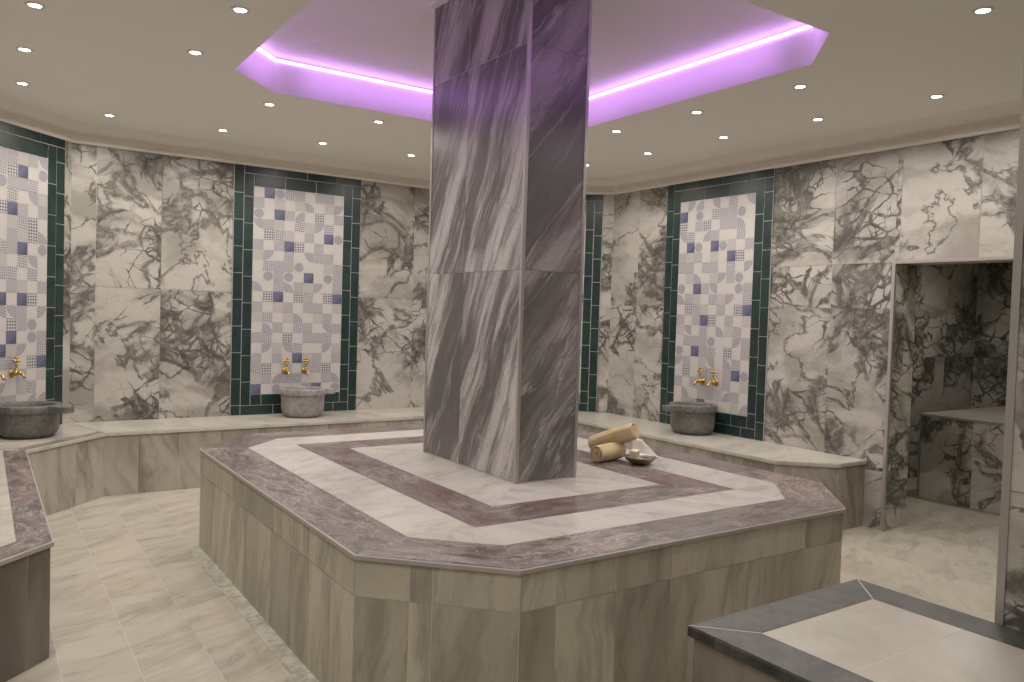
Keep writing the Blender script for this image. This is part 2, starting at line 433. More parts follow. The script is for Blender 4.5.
# ------------------------------------------------------------------ floor
mb=MB(); mb.box(-1.95,8.95,-1.65,7.65,-.1,-.0015,M['grout'])
x=-1.625; row=0
while x<8.9:
    y=-1.6-random.uniform(0,.5)
    w_=.272
    while y<7.6:
        y1=y+.60
        flat_tile(mb,[(x,max(y,-1.6)),(x+w_,max(y,-1.6)),(x+w_,min(y1,7.6)),(x,min(y1,7.6))],0,M['floor'],(0,1),.0009)
        y=y1
    x+=w_; row+=1
struct(mb.build('floor',merge=False))
# stained gutter strip along the left foot of the platform
mb=MB(); mb.box(1.062,1.142,2.58,5.02,0,.0015,M['gutter']); struct(mb.build('trim_5'))

# ------------------------------------------------------------------ ceiling with octagonal cove
CX0,CX1,CY0,CY1,CC=1.265,3.79,2.40,5.30,.34
def octo(x0,x1,y0,y1,c): return [(x0+c,y0),(x1-c,y0),(x1,y0+c),(x1,y1-c),(x1-c,y1),(x0+c,y1),(x0,y1-c),(x0,y0+c)]
O=octo(CX0,CX1,CY0,CY1,CC)
X0,X1,Y0,Y1=-1.95,XD+.05,-1.65,YB+.25
mb=MB()
def cface(pts): mb.face([(p[0],p[1],ZC) for p in reversed(pts)], M['ceiling'])
cface([(O[0][0],Y0),(O[1][0],Y0),O[1],O[0]]); cface([(O[1][0],Y0),(X1,Y0),(X1,O[2][1]),O[2],O[1]])
cface([(X1,O[2][1]),(X1,O[3][1]),O[3],O[2]]); cface([(X1,O[3][1]),(X1,Y1),(O[4][0],Y1),O[4],O[3]])
cface([(O[4][0],Y1),(O[5][0],Y1),O[5],O[4]]); cface([(O[5][0],Y1),(X0,Y1),(X0,O[6][1]),O[6],O[5]])
cface([(X0,O[6][1]),(X0,O[7][1]),O[7],O[6]]); cface([(X0,O[7][1]),(X0,Y0),(O[0][0],Y0),O[0],O[7]])
struct(mb.build('ceiling'))
# upstand of the cove (inner lip), ledge, recess wall and raised ceiling
mb=MB(); O2=octo(CX0-.04,CX1+.04,CY0-.04,CY1+.04,CC+.02); O3=octo(2.235,2.824,3.277,4.50,.06)
for i in range(8):
    a,b=O[i],O[(i+1)%8]; a2,b2=O2[i],O2[(i+1)%8]
    mb.face([(b[0],b[1],ZC),(a[0],a[1],ZC),(a[0],a[1],ZL),(b[0],b[1],ZL)],M['recess'])
    mb.face([(b[0],b[1],ZL),(a[0],a[1],ZL),(a2[0],a2[1],ZL),(b2[0],b2[1],ZL)],M['recess'])
    mb.face([(b2[0],b2[1],ZL),(a2[0],a2[1],ZL),(a2[0],a2[1],ZC+.02),(b2[0],b2[1],ZC+.02)][::-1],M['recess'])
    mb.face([(b2[0],b2[1],ZL),(a2[0],a2[1],ZL),(a2[0],a2[1],ZL+.014),(b2[0],b2[1],ZL+.014)],M['recess'])
    a3,b3=O3[i],O3[(i+1)%8]
    mb.face([(b2[0],b2[1],ZL+.014),(a2[0],a2[1],ZL+.014),(a3[0],a3[1],ZR),(b3[0],b3[1],ZR)],M['recess'])
mb.face([(p[0],p[1],ZR) for p in reversed(O3)],M['recess'])
struct(mb.build('ceiling_recess'))
# LED strip along the top edge of the upstand
mb=MB(); Oi=octo(CX0+.013,CX1-.013,CY0+.013,CY1-.013,CC-.006); Oo=octo(CX0+.002,CX1-.002,CY0+.002,CY1-.002,CC)
for i in range(8):
    a,b=Oi[i],Oi[(i+1)%8]; a2,b2=Oo[i],Oo[(i+1)%8]; z0,z1=ZL-.012,ZL-.001
    mb.face([(b[0],b[1],z0),(a[0],a[1],z0),(a[0],a[1],z1),(b[0],b[1],z1)],M['led'])
    mb.face([(b[0],b[1],z1),(a[0],a[1],z1),(a2[0],a2[1],z1),(b2[0],b2[1],z1)],M['led'])
    mb.face([(a[0],a[1],z0),(b[0],b[1],z0),(b2[0],b2[1],z0),(a2[0],a2[1],z0)],M['led'])
tag(mb.build('led_strip'),'glowing violet LED strip running round the ceiling recess','light strip')

# added unseen lamps facing the upstand, deepening the strip's violet light on it
for i in range(8):
    a,b=Vector(O[i]),Vector(O[(i+1)%8]); m=(a+b)/2; d=(b-a).normalized(); n=Vector((-d.y,d.x))
    L_=bpy.data.lights.new('added_violet_wash','AREA'); L_.shape='RECTANGLE'; L_.size=(b-a).length*.8; L_.size_y=.05
    L_.color=(.60,.24,1.); L_.energy=.62*(b-a).length; L_.spread=math.radians(110)
    o=bpy.data.objects.new('added_violet_wash',L_); COL.objects.link(o); o.location=(m.x+n.x*.22,m.y+n.y*.22,ZL-.085)
    o.rotation_euler=Vector((-n.x,-n.y,0)).to_track_quat('-Z','Y').to_euler()

# ------------------------------------------------------------------ cornice
prof=[(0,0),(.028,0),(.034,.008),(.034,.022),(.024,.030),(.020,.032),(.020,.088),(.030,.092),(.034,.100),(.052,.112),(.080,.125),(.110,.135),(.140,.143),(.165,.147)]
path=[(XD,YN),CD,BC,AB,LA,(XL,3.0)]
def offp(path,d):
    out=[]
    for i,p in enumerate(path):
        p=Vector(p)
        es=[]
        if i>0: es.append((p-Vector(path[i-1])).normalized())
        if i<len(path)-1: es.append((Vector(path[i+1])-p).normalized())
        ns=[Vector((-e.y,e.x)) for e in es]
        if len(ns)==1: out.append(p+ns[0]*d)
        else:
            s=ns[0]+ns[1]; out.append(p+s*(d/(1+ns[0].dot(ns[1]))))
    return out
offs=[offp(path,p[0]) for p in prof]
KEY=[(0,.04,.0,.006),(0,.006,0,.034),(0,.034,.028,.034),(.028,.034,.012,.034),(.014,.034,.012,.018),(.014,.02,.012,.024),(.04,.046,0,.04)]
for s_ in range(len(path)-1):
    mb=MB()
    for k in range(len(prof)-1):
        a,b=offs[k][s_],offs[k][s_+1]; c,d=offs[k+1][s_+1],offs[k+1][s_]
        z0=ZT+prof[k][1]; z1=ZT+prof[k+1][1]
        mb.face([(a.x,a.y,z0),(b.x,b.y,z0),(c.x,c.y,z1),(d.x,d.y,z1)],M['cornice'])
    a,b=Vector(offs[6][s_]),Vector(offs[6][s_+1]); dv=(b-a); Ln=dv.length; dv/=Ln; nv=Vector((-dv.y,dv.x))
    T=Matrix(((dv.x,nv.x,0,a.x),(dv.y,nv.y,0,a.y),(0,0,1,ZT+.037),(0,0,0,1)))
    if s_==0: u=3.2   # only the stretch in view carries the fret
    else: u=.02
    while u<Ln-.05 and s_<4:
        for q in ((0,.046,.0,.005),(0,.006,.005,.042),(.006,.034,.037,.042),(.029,.034,.014,.037),(.014,.029,.014,.019),(.014,.019,.019,.029),(.041,.046,.005,.042)):
            mb.box(u+q[0],u+q[1],0,.007,q[2],q[3],M['cornice'],T)
        u+=.054
    struct(mb.build('trim_%d'%(6+s_),merge=False))

# ------------------------------------------------------------------ central platform
xa,xb,ya,yb=1.130,3.915,2.216,5.533; c=.432
plat=thing('heated_platform','large octagonal marble platform with maroon and white banded top around the column','platform',(2.518,3.88,0))
PO=Vector((2.518,3.88))
def loc(pts): return [(p[0]-PO.x,p[1]-PO.y) for p in pts]
OP=loc(octo(xa,xb,ya,yb,c)); OS=loc(octo(xa+.010,xb-.010,ya+.010,yb-.010,c))
mb=MB(); mb.prism(OS,0,HP-.022,M['grout']); mb.build('base',plat)
mb=MB()
for i in range(8):
    a,b=OS[(i+1)%8],OS[i]   # outside on the left when walking b->a reversed
    Ls=(Vector(b)-Vector(a)).length
    if i%2==1: us=[0,Ls*.52,Ls*.62 if False else Ls*.66,Ls]
    elif i in (0,4):
        us=[0]+[Ls-.16-.29*k for k in range(int((Ls-.16)/.29),-1,-1)]+[Ls]
        us=[u for k,u in enumerate(us) if k==0 or u-us[k-1]>.03]
    else: us=seams(Ls,.24)
    clad(mb,a,b,us,[0,.455,HP-.022],M['side'],off=.0016,g=.0013)
mb.build('side_tile_cladding',plat,merge=False)
mb=MB(); mb.prism(OP,HP-.022,HP-.002,M['grout_light']); mb.build('top_slab',plat,bevel=.004)
w=.268; t=math.tan(math.radians(22.5))
def ring_octo(d): return loc(octo(xa+d,xb-d,ya+d,yb-d,c-d*(2-math.sqrt(2)))) 
A_=ring_octo(.006); B_=ring_octo(w)
mb=MB()
for i in range(8): band(mb,A_[i],A_[(i+1)%8],B_[i],B_[(i+1)%8],HP,M['maroon'],(5 if i%4==0 else 6 if i%4==2 else 1))
mb.build('maroon_border_band',plat,merge=False)
R=loc([(1.705,2.751),(3.316,2.751),(3.316,4.98),(1.705,4.98)]); S_=loc([(1.962,3.022),(3.03,3.022),(3.03,4.72),(1.962,4.72)])
mb=MB()
# white band: octagon outside, rectangle inside
for i in range(4):
    o0,o1=B_[2*i],B_[2*i+1]; r0,r1=R[i],R[(i+1)%4]
    band(mb,o0,o1,r0,r1,HP,M['white'],4 if i%2==0 else 5,.0008)
    n2=B_[(2*i+2)%8]
    flat_tile(mb,[o1,n2,r1],HP,M['white'],(Vector(n2)-Vector(o1)),.0008)
mb.build('white_band',plat,merge=False)
mb=MB()
for i in range(4): band(mb,R[i],R[(i+1)%4],S_[i],S_[(i+1)%4],HP,M['maroon_dark'],4 if i%2==0 else 5)
mb.build('dark_maroon_band',plat,merge=False)
mb=MB()
kx0,kx1,ky0,ky1=2.335-PO.x,2.724-PO.x,3.377-PO.y,4.40-PO.y
K=[(kx0,ky0),(kx1,ky0),(kx1,ky1),(kx0,ky1)]
for i in range(4): band(mb,S_[i],S_[(i+1)%4],K[i],K[(i+1)%4],HP,M['white'],2 if i%2==0 else 3,.0008)
mb.build('white_center_paving',plat,merge=False)

# ------------------------------------------------------------------ column
colm=thing('marble_column','tall rectangular grey streaked marble column on the platform, lit violet near the ceiling','column',(2.5295,3.8885,HP))
hx,hy=.1945,.5115; ch=ZR-HP
mb=MB(); mb.box(-hx,hx,-hy,hy,0,ch,M['grout']); mb.build('core',colm)
mb=MB(); zs=[.006,1.122,2.29,ch-.003]
clad(mb,(-hx,hy),(-hx,-hy),[0,.43,2*hy],[z for z in zs],M['column'],off=-.006+.0,g=.0009)
mbk=MB()
def face_clad(nm,P0,P1,us,mat):
    q=MB(); 
    # outside must be on the left of P0->P1
    clad(q,P0,P1,us,zs,mat,off=.005,g=.0009); q.build(nm,colm,merge=False)
face_clad('marble_facing',(-hx,-hy),(-hx,hy),[0,.595,2*hy],M['column'])
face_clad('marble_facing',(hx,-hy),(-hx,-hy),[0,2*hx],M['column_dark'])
face_clad('marble_facing',(hx,hy),(hx,-hy),[0,.6,2*hy],M['column'])
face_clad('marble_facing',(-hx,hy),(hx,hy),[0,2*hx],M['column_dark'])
for sx in (-1,1):
    for sy in (-1,1):
        q=MB(); q.box(sx*hx-.010,sx*hx+.010,sy*hy-.010,sy*hy+.010,.0,ch-.002,M['metal']); q.build('corner_trim',colm,bevel=.003)
q=MB(); q.box(-hx-.06,hx+.06,-hy-.06,hy+.06,ch-.02,ch-.001,M['recess']); q.build('ceiling_collar',colm)

# ------------------------------------------------------------------ wall benches
bench=thing('wall_bench','long pale marble bench running along the back walls and right wall','bench',(0,0,0))
FR=[(.262,6.138),(.803,6.725),(4.13,6.725),(4.807,6.045),(4.807,3.634),(5.14,3.338),(XD-.005,3.338)]
BK=[(XL+.008,6.333),(.611,YB-.006),(4.397,YB-.006),(XD-.006,6.281)]
poly=[*FR,(XD-.006,6.281),(4.397,YB-.006),(.611,YB-.006),(XL+.008,6.333)]
# poly order check is CCW when walked front then back
def area(p): return sum(p[i][0]*p[(i+1)%len(p)][1]-p[(i+1)%len(p)][0]*p[i][1] for i in range(len(p)))
def shrink_front(d):
    f=offp(FR,d)   # left of path (towards wall)
    return [(v.x,v.y) for v in f]
FI=shrink_front(.014)
polyb=[*FI,(XD-.006,6.281),(4.397,YB-.006),(.611,YB-.006),(XL+.008,6.333)]
def prism_any(mb,poly,z0,z1,m):
    if area(poly)<0: poly=poly[::-1]
    mb.prism(poly,z0,z1,m)
mb=MB(); prism_any(mb,polyb,0,HB-.03,M['grout']); mb.build('bench_base',bench)
mb=MB()
for i in range(len(FI)-1):
    a,b=FI[i+1],FI[i]; Ls=(Vector(b)-Vector(a)).length
    clad(mb,a,b,seams(Ls,.31),[0,HB-.03],M['bench_side'],off=.0016)
mb.build('side_tile_cladding',bench,merge=False)
mb=MB(); prism_any(mb,poly,HB-.03,HB-.002,M['bench_top']); mb.build('top_slab',bench,bevel=.004)
mb=MB()
F0=shrink_front(.006); F1=shrink_front(.085)
# border strip on the angled left-hand stretch, paving elsewhere
band(mb,F0[0],F0[1],F1[0],F1[1],HB,M['grey_border'],2)
mb.build('grey_border_strip',bench,merge=False)
mb=MB()
band(mb,F1[0],F1[1],BK[0],BK[1],HB,M['bench_top'],2)
band(mb,F0[1],F0[2],BK[1],BK[2],HB,M['bench_top'],7)
band(mb,F0[2],F0[3],BK[2],BK[3],HB,M['bench_top'],2)
band(mb,F0[3],F0[4],BK[3],(XD-.006,3.634),HB,M['bench_top'],5)
flat_tile(mb,[F0[4],F0[5],(XD-.006,3.344),(XD-.006,3.634)],HB,M['bench_top'],(0,1))
mb.build('top_paving',bench,merge=False)

lb=thing('side_bench','marble bench with maroon border at the left edge of the photo','bench',(XL,3.42,0))
LO=Vector((XL,3.42))
LP=[(XL+.006,3.42),(-.07,3.42),(.262,3.757),(.262,6.132),(XL+.006,6.327)]
LPl=[(p[0]-LO.x,p[1]-LO.y) for p in LP]
LPi=[(XL+.006,3.434),(-.076,3.434),(.248,3.763),(.248,6.120),(XL+.006,6.316)]
LPi=[(p[0]-LO.x,p[1]-LO.y) for p in LPi]
mb=MB(); mb.prism(LPi,0,HB-.024,M['grout']); mb.build('bench_base',lb)
mb=MB()
for i in range(3):
    a,b=LPi[i+1],LPi[i]; Ls=(Vector(b)-Vector(a)).length
    clad(mb,a,b,seams(Ls,.30,.12 if i==1 else 0),[0,HB-.024],M['shaded_bench_side'] if i<2 else M['bench_side'],off=.0016)  # end faces take the darkened marble, their shade painted in
mb.build('side_tile_cladding',lb,merge=False)
mb=MB(); mb.prism(LPl,HB-.024,HB-.002,M['grout_light']); mb.build('top_slab',lb,bevel=.004)
mb=MB()
q0=[(-.43,3.426),(-.072,3.426),(.256,3.760),(.256,6.128)]
q1=[(-.43,3.556),(-.128,3.556),(.129,3.812),(.129,6.165)]
q0=[(p[0]-LO.x+.006,p[1]-LO.y) if k==0 else (p[0]-LO.x,p[1]-LO.y) for k,p in enumerate(q0)]
q1=[(p[0]-LO.x+.006,p[1]-LO.y) if k==0 else (p[0]-LO.x,p[1]-LO.y) for k,p in enumerate(q1)]
for k,n in ((0,1),(1,1),(2,4)): band(mb,q0[k],q0[k+1],q1[k],q1[k+1],HB,M['maroon'],n)
mb.build('maroon_border_strip',lb,merge=False)
mb=MB()
flat_tile(mb,[q1[0],q1[1],q1[2],(q1[0][0],q1[2][1])],HB,M['slab_white'],(0,1))
for k in range(4):
    y0=q1[2][1]+(q1[3][1]-q1[2][1])*k/4; y1=q1[2][1]+(q1[3][1]-q1[2][1])*(k+1)/4
    flat_tile(mb,[(q1[0][0],y0),(q1[2][0],y0),(q1[2][0],y1),(q1[0][0],y1)],HB,M['bench_top'],(0,1))
mb.build('white_top_paving',lb,merge=False)

# dark bordered slab in the right foreground
db=thing('foreground_bench','low marble bench with charcoal stone border and cream slabs at the lower right','bench',(2.07,.9,0))
DO=Vector((2.07,.9))
def dl(x0,x1,y0,y1): return [(x0-DO.x,y0-DO.y),(x1-DO.x,y0-DO.y),(x1-DO.x,y1-DO.y),(x0-DO.x,y1-DO.y)]
DP=dl(1.661,2.482,.30,1.528); DI=dl(1.678,2.470,.31,1.512); DW=dl(1.80,2.342,.44,1.385)
mb=MB(); mb.prism(DI,0,HD-.03,M['grout']); mb.build('bench_base',db)
mb=MB()
for i in range(4):
    a,b=DI[(i+1)%4],DI[i]; Ls=(Vector(b)-Vector(a)).length
    clad(mb,a,b,seams(Ls,.30),[0,HD-.03],M['shaded_bench_side'],off=.006)
mb.build('side_tile_cladding',db,merge=False)
mb=MB(); mb.prism(DP,HD-.03,HD-.002,M['charcoal']); mb.build('top_slab',db,bevel=.003)
DE=dl(1.664,2.479,.303,1.525); mb=MB()
for i in range(4): band(mb,DE[i],DE[(i+1)%4],DW[i],DW[(i+1)%4],HD,M['charcoal'],1 if i%2==0 else 1,.0015)
mb.build('charcoal_border',db,merge=False)
mb=MB()
# pale grout lines of the mitred far corners and a cream slab joint
def line(a,b,wd,z,m):
    a=Vector(a);b=Vector(b);d=(b-a).normalized();n=Vector((-d.y,d.x))*wd
    mb.face([(a.x-n.x,a.y-n.y,z),(b.x-n.x,b.y-n.y,z),(b.x+n.x,b.y+n.y,z),(a.x+n.x,a.y+n.y,z)],m)
for i in (2,3):
    mb=MB(); line(DE[i],DW[i],.0018,HD+.0006,M['joint']); mb.build('grout_line',db,merge=False)
ym=1.11-DO.y
mb=MB(); line((DW[0][0],ym),(DW[1][0],ym),.0020,HD+.0006,M['joint'])
ob=mb.build('grout_line',db,merge=False)
mb=MB()
flat_tile(mb,[DW[0],DW[1],(DW[1][0],ym),(DW[0][0],ym)],HD,M['slab_white'],(0,1))
flat_tile(mb,[(DW[0][0],ym),(DW[1][0],ym),DW[2],DW[3]],HD,M['slab_white'],(0,1))
mb.build('cream_slab_paving',db,merge=False)

# bench seen through the doorway
ab=thing('alcove_bench','high marble clad bench with white top in the alcove behind the doorway','bench',(7.8,2.5,0))
AP=[(-.93,-1.28),(.99,-1.28),(.99,1.2),(-.93,1.2)]
AI=[(-.92,-1.27),(.98,-1.27),(.98,1.19),(-.92,1.19)]
mb=MB(); mb.prism(AI,0,.725,M['grout'])
mb.build('bench_base',ab)
mb=MB()
for i in (2,3):
    a,b=AI[(i+1)%4],AI[i]; Ls=(Vector(b)-Vector(a)).length
    clad(mb,a,b,seams(Ls,.6,.22 if i==3 else 0),[0,.725],M['wall_alcove'],off=.005)
mb.build('side_tile_cladding',ab,merge=False)
mb=MB(); mb.prism(AP,.725,.745,M['slab_white']); mb.build('top_slab',ab,bevel=.003)
mb=MB(); mb.box(-.938,-.924,-1.28,1.206,.722,.742,M['metal']); mb.box(-.924,.98,1.194,1.206,.722,.742,M['metal']); mb.box(-.932,-.920,1.194,1.204,0,.722,M['metal'])
mb.build('edge_trim',ab,merge=False)

# ------------------------------------------------------------------ patchwork tile panels
CODE={'W':'white','L':'beige','B':'navy','P':'fine','D':'lattice','C':'medallion','Q':'arc','S':'swirl'}
PB='''WBCSPWPPW PWLWLQWLQ CWBPQWDWP QPLWSLQSW WDSLWPWBC PWPBDWPWW LQWSWQSPW WSPPCWWLS WCPCWBWCP QWSQPLQWS
WDBWDSWDB PWLPWPPWL LSWLQWLSW WQPWSPWQP PSWDWPPSW WQLQSWWQL PWPWBLPWP SDWLWLSDW LPQSPWWPQ BWCWWPBWC'''.split()
PD='''WQQWQWSWQ BWCWSPPCW DWPDWPPQW QSWQPWWSW WBCWBCLWP PLPWLWBDW SPWSPWSWQ WLQWLQPCW CWBPQWWCP QPLWSLQWS
WDSLWPWDB PWPBDWPWL LQWSWQLSW WSPPCWWQP CWBPSWDWP QPWLQWQSW WDWLPWPBC PWSLSWPWL WQWLPLQPW WPSBWWWLQ'''.split()
PA='''WBCSPPLPQ PWLWSDBWC CWBPCPPSW QPLWWSWQL WDSLDBPWP PWPBWLSDW LQWSWPLDQ WSPPSPBWC WCPCLWSQW QWSQSSWSW
WDBWWPLWP PWLPBWBDW LSWLQQPWQ WQPWWDPCW PSWDWBWCP WQLQBLQWS PWPWPSWDB SDWLWWPWL LPQSQWLSW BWCWPPWQQ'''.split()
def tile_panel(label, cx, cy, rz, rows, group=None):
    """local frame: x along wall (to the right seen from the room), -y into the room, z up"""
    p=thing('tile_panel',label,'tile panel',(cx,cy,HB),rz)
    W2=.6115; I2=.434; z0=.001; zt=ZT-HB+.02; zi0=.19; zi1=2.105
    mb=MB(); mb.box(-W2,W2,-.010,-.001,z0,zt,M['tgrout']); mb.build('backing',p)
    mb=MB()
    def g(x0,x1,za,zb):
        o=roff(); e=.0032
        T=[(x0+e,-.014,za+e),(x1-e,-.014,za+e),(x1-e,-.014,zb-e),(x0+e,-.014,zb-e)]
        mb.face(T,M['green'],[(q[0]+o[0],q[2]+o[1]) for q in T])
        for i in range(4):
            a,b=T[i],T[(i+1)%4]
            mb.face([a,(a[0],-.009,a[2]),(b[0],-.009,b[2]),b],M['green'])
    bw=.0888
    def vrun(x0,x1,za,zb,ph):
        z=zb; first=True
        while z>za+.01:
            L_=.243 if not first else ph
            a=max(za,z-L_)
            if a-za<.05: a=za
            g(x0,x1,a,z); z=a; first=False
    def hrun(x0,x1,za,zb,ph):
        x=x0; first=True
        while x<x1-.01:
            L_=.297 if not first else ph
            b=min(x1,x+L_)
            if x1-b<.05: b=x1
            g(x,b,za,zb); x=b; first=False
    vrun(-W2,-W2+bw,z0,zt,.27); vrun(W2-bw,W2,z0,zt-bw,.12)
    vrun(-W2+bw,-I2,bw,zt-bw,.12+.09); vrun(I2,W2-bw,bw,zt-bw,.30)
    hrun(-W2+bw,W2,zt-bw,zt,.29); hrun(-I2,I2,zi1,zt-bw,.29)
    hrun(-W2+bw,W2-bw,z0,bw,.30); hrun(-I2,I2,bw,zi0,.10)
    mb.build('green_tile_border',p,merge=False)
    mb=MB(); s=(2*I2)/9; sz=(zi1-zi0)/20
    for r_,row in enumerate(rows):
        for c_,k in enumerate(row):
            x0=-I2+c_*s; zb=zi1-r_*sz; e=.0008
            T=[(x0+e,-.0125,zb-sz+e),(x0+s-e,-.0125,zb-sz+e),(x0+s-e,-.0125,zb-e),(x0+e,-.0125,zb-e)]
            uv=[(0.001,.001),(.999,.001),(.999,.999),(.001,.999)]
            rot=random.randrange(4) if k in 'QS' else 0
            uv=uv[rot:]+uv[:rot]
            mb.face(T,M['t_'+CODE[k]],uv)
    mb.build('patchwork_tiles',p,merge=False)
    return p
qa=math.sqrt(.5)
AC=(.089+.03*qa,6.854+.03*qa); off=.006
tile_panel('green framed blue and white tile panel at the left edge of the photo', AC[0]+off*qa,AC[1]-off*qa, math.radians(45), PA)
tile_panel('green framed blue and white tile panel on the back wall left of the column', 2.505,YB-off,0,PB)
cc=.115+.6115; tile_panel('green framed tile panel mostly hidden behind the right side of the column', CD[0]-cc*qa-off*qa,CD[1]+cc*qa-off*qa, math.radians(-45), PD[::-1])
tile_panel('green framed blue and white tile panel on the right wall', XD-off,4.882, math.radians(-90), PD)

# ------------------------------------------------------------------ brass taps
def tap(label,x,y,z,rz):
    t=thing('brass_tap',label,'tap',(x,y,z),rz,None)
    Rx=Matrix.Rotation(math.radians(90),4,'X')
    mb=MB(); mb.lathe([(.001,0),(.030,0),(.032,.004),(.026,.010),(.016,.014),(.001,.016)],M['brass'],20,Rx); mb.build('wall_flange',t)
    mb=MB(); mb.lathe([(.013,.008),(.013,.022),(.019,.026),(.021,.036),(.019,.046),(.013,.050),(.012,.070),(.015,.074),(.010,.082),(.001,.084)],M['brass'],16,Rx); mb.build('body',t)
    mb=MB(); mb.tube([(0,-.066,0),(0,-.085,-.002),(0,-.100,-.010),(0,-.107,-.024),(0,-.108,-.036)],[.010,.010,.010,.010,.012],M['brass']); mb.build('spout',t)
    mb=MB(); mb.lathe([(.011,.012),(.012,.022),(.008,.028),(.007,.060),(.010,.064),(.006,.070),(.006,.080)],M['brass'],12,Matrix.Translation((0,-.040,0)))
    for dx,dz in ((-.018,.092),(.018,.092),(0,.112),(0,.092)): mb.ball((dx,-.040,dz),.013 if dx or dz>.1 else .012,M['brass'])
    mb.tube([(-.018,-.040,.092),(.018,-.040,.092)],.006,M['brass'],8)
    mb.build('cross_handle',t)
    return t
proto=tap('brass wall tap above the middle basin, left of its pair',2.393,YB-.019,.905,0)
def copy_tree(o,label,x,y,z,rz):
    r=o.copy(); COL.objects.link(r); r.location=(x,y,z); r.rotation_euler=(0,0,rz); r['label']=label
    for ch in o.children:
        k=ch.copy(); COL.objects.link(k); k.parent=r
    return r
copy_tree(proto,'brass wall tap above the middle basin, right of its pair',2.58,YB-.019,.905,0)
ra=math.radians(-90)
copy_tree(proto,'brass wall tap above the right basin, left of its pair',XD-.019,4.963,.948,ra)
copy_tree(proto,'brass wall tap above the right basin, right of its pair',XD-.019,4.803,.948,ra)
for s_,lab in ((.135,'brass wall tap above the left basin, right of its pair'),(-.05,'brass wall tap cut by the left edge of the photo')):
    copy_tree(proto,lab,.089+s_*qa+.019*qa,6.854+s_*qa-.019*qa,.950,math.radians(45))

# ------------------------------------------------------------------ basins
def basin(label,x,y,rz,mat,s=1.,bigside=1,zs=1.):
    b=thing('stone_basin',label,'basin',(x,y,HB),rz)
    mb=MB()
    outer=[(.001,0),(.135,0),(.158,.008),(.178,.026),(.190,.055),(.195,.09),(.196,.188),(.198,.194),(.208,.198),(.210,.204),(.210,.248),(.206,.254),(.184,.255),(.176,.251),(.170,.235),(.166,.15),(.150,.09),(.11,.055),(.05,.045),(.001,.044)]
    mb.lathe([(r*s,z*s*zs) for r,z in outer],mat,56)
    mb.build('bowl',b)
    def lug(ang,w,reach):
        q=MB(); T=Matrix.Rotation(ang,4,'Z')@Matrix.Scale(s,4)
        pts=[(.195,-w),(reach-.012,-w*.92),(reach,-w*.75),(reach,w*.75),(reach-.012,w*.92),(.195,w)]
        z0,z1=.204*zs,.251*zs
        V=[T@Vector((p[0],p[1],z)) for z in (z0,z1) for p in pts]; n=len(pts)
        q.face([V[n+i] for i in range(n)],mat); q.face([V[i] for i in reversed(range(n))],mat)
        for i in range(n): q.face([V[i],V[(i+1)%n],V[n+(i+1)%n],V[n+i]],mat)
        q.build('rim_lug',b,bevel=.004)
    a0=0 if bigside>0 else -PI/2
    lug(a0,.050,.290 if bigside>0 else .345)
    for k in (1,2,3): lug(a0+k*PI/2,.070,.215)
    return b
basin('pale grey marble basin below the back wall taps',2.490,7.122,math.radians(-14),M['basin_pale'],1.0,1,1.03)
basin('dark grey stone basin below the right wall taps',5.252,4.865,math.radians(-90),M['basin'],1.,-1,1.03)
basin('dark grey stone basin on the left corner bench',.30,6.745,math.radians(45),M['basin'],1.02,-1,.92)

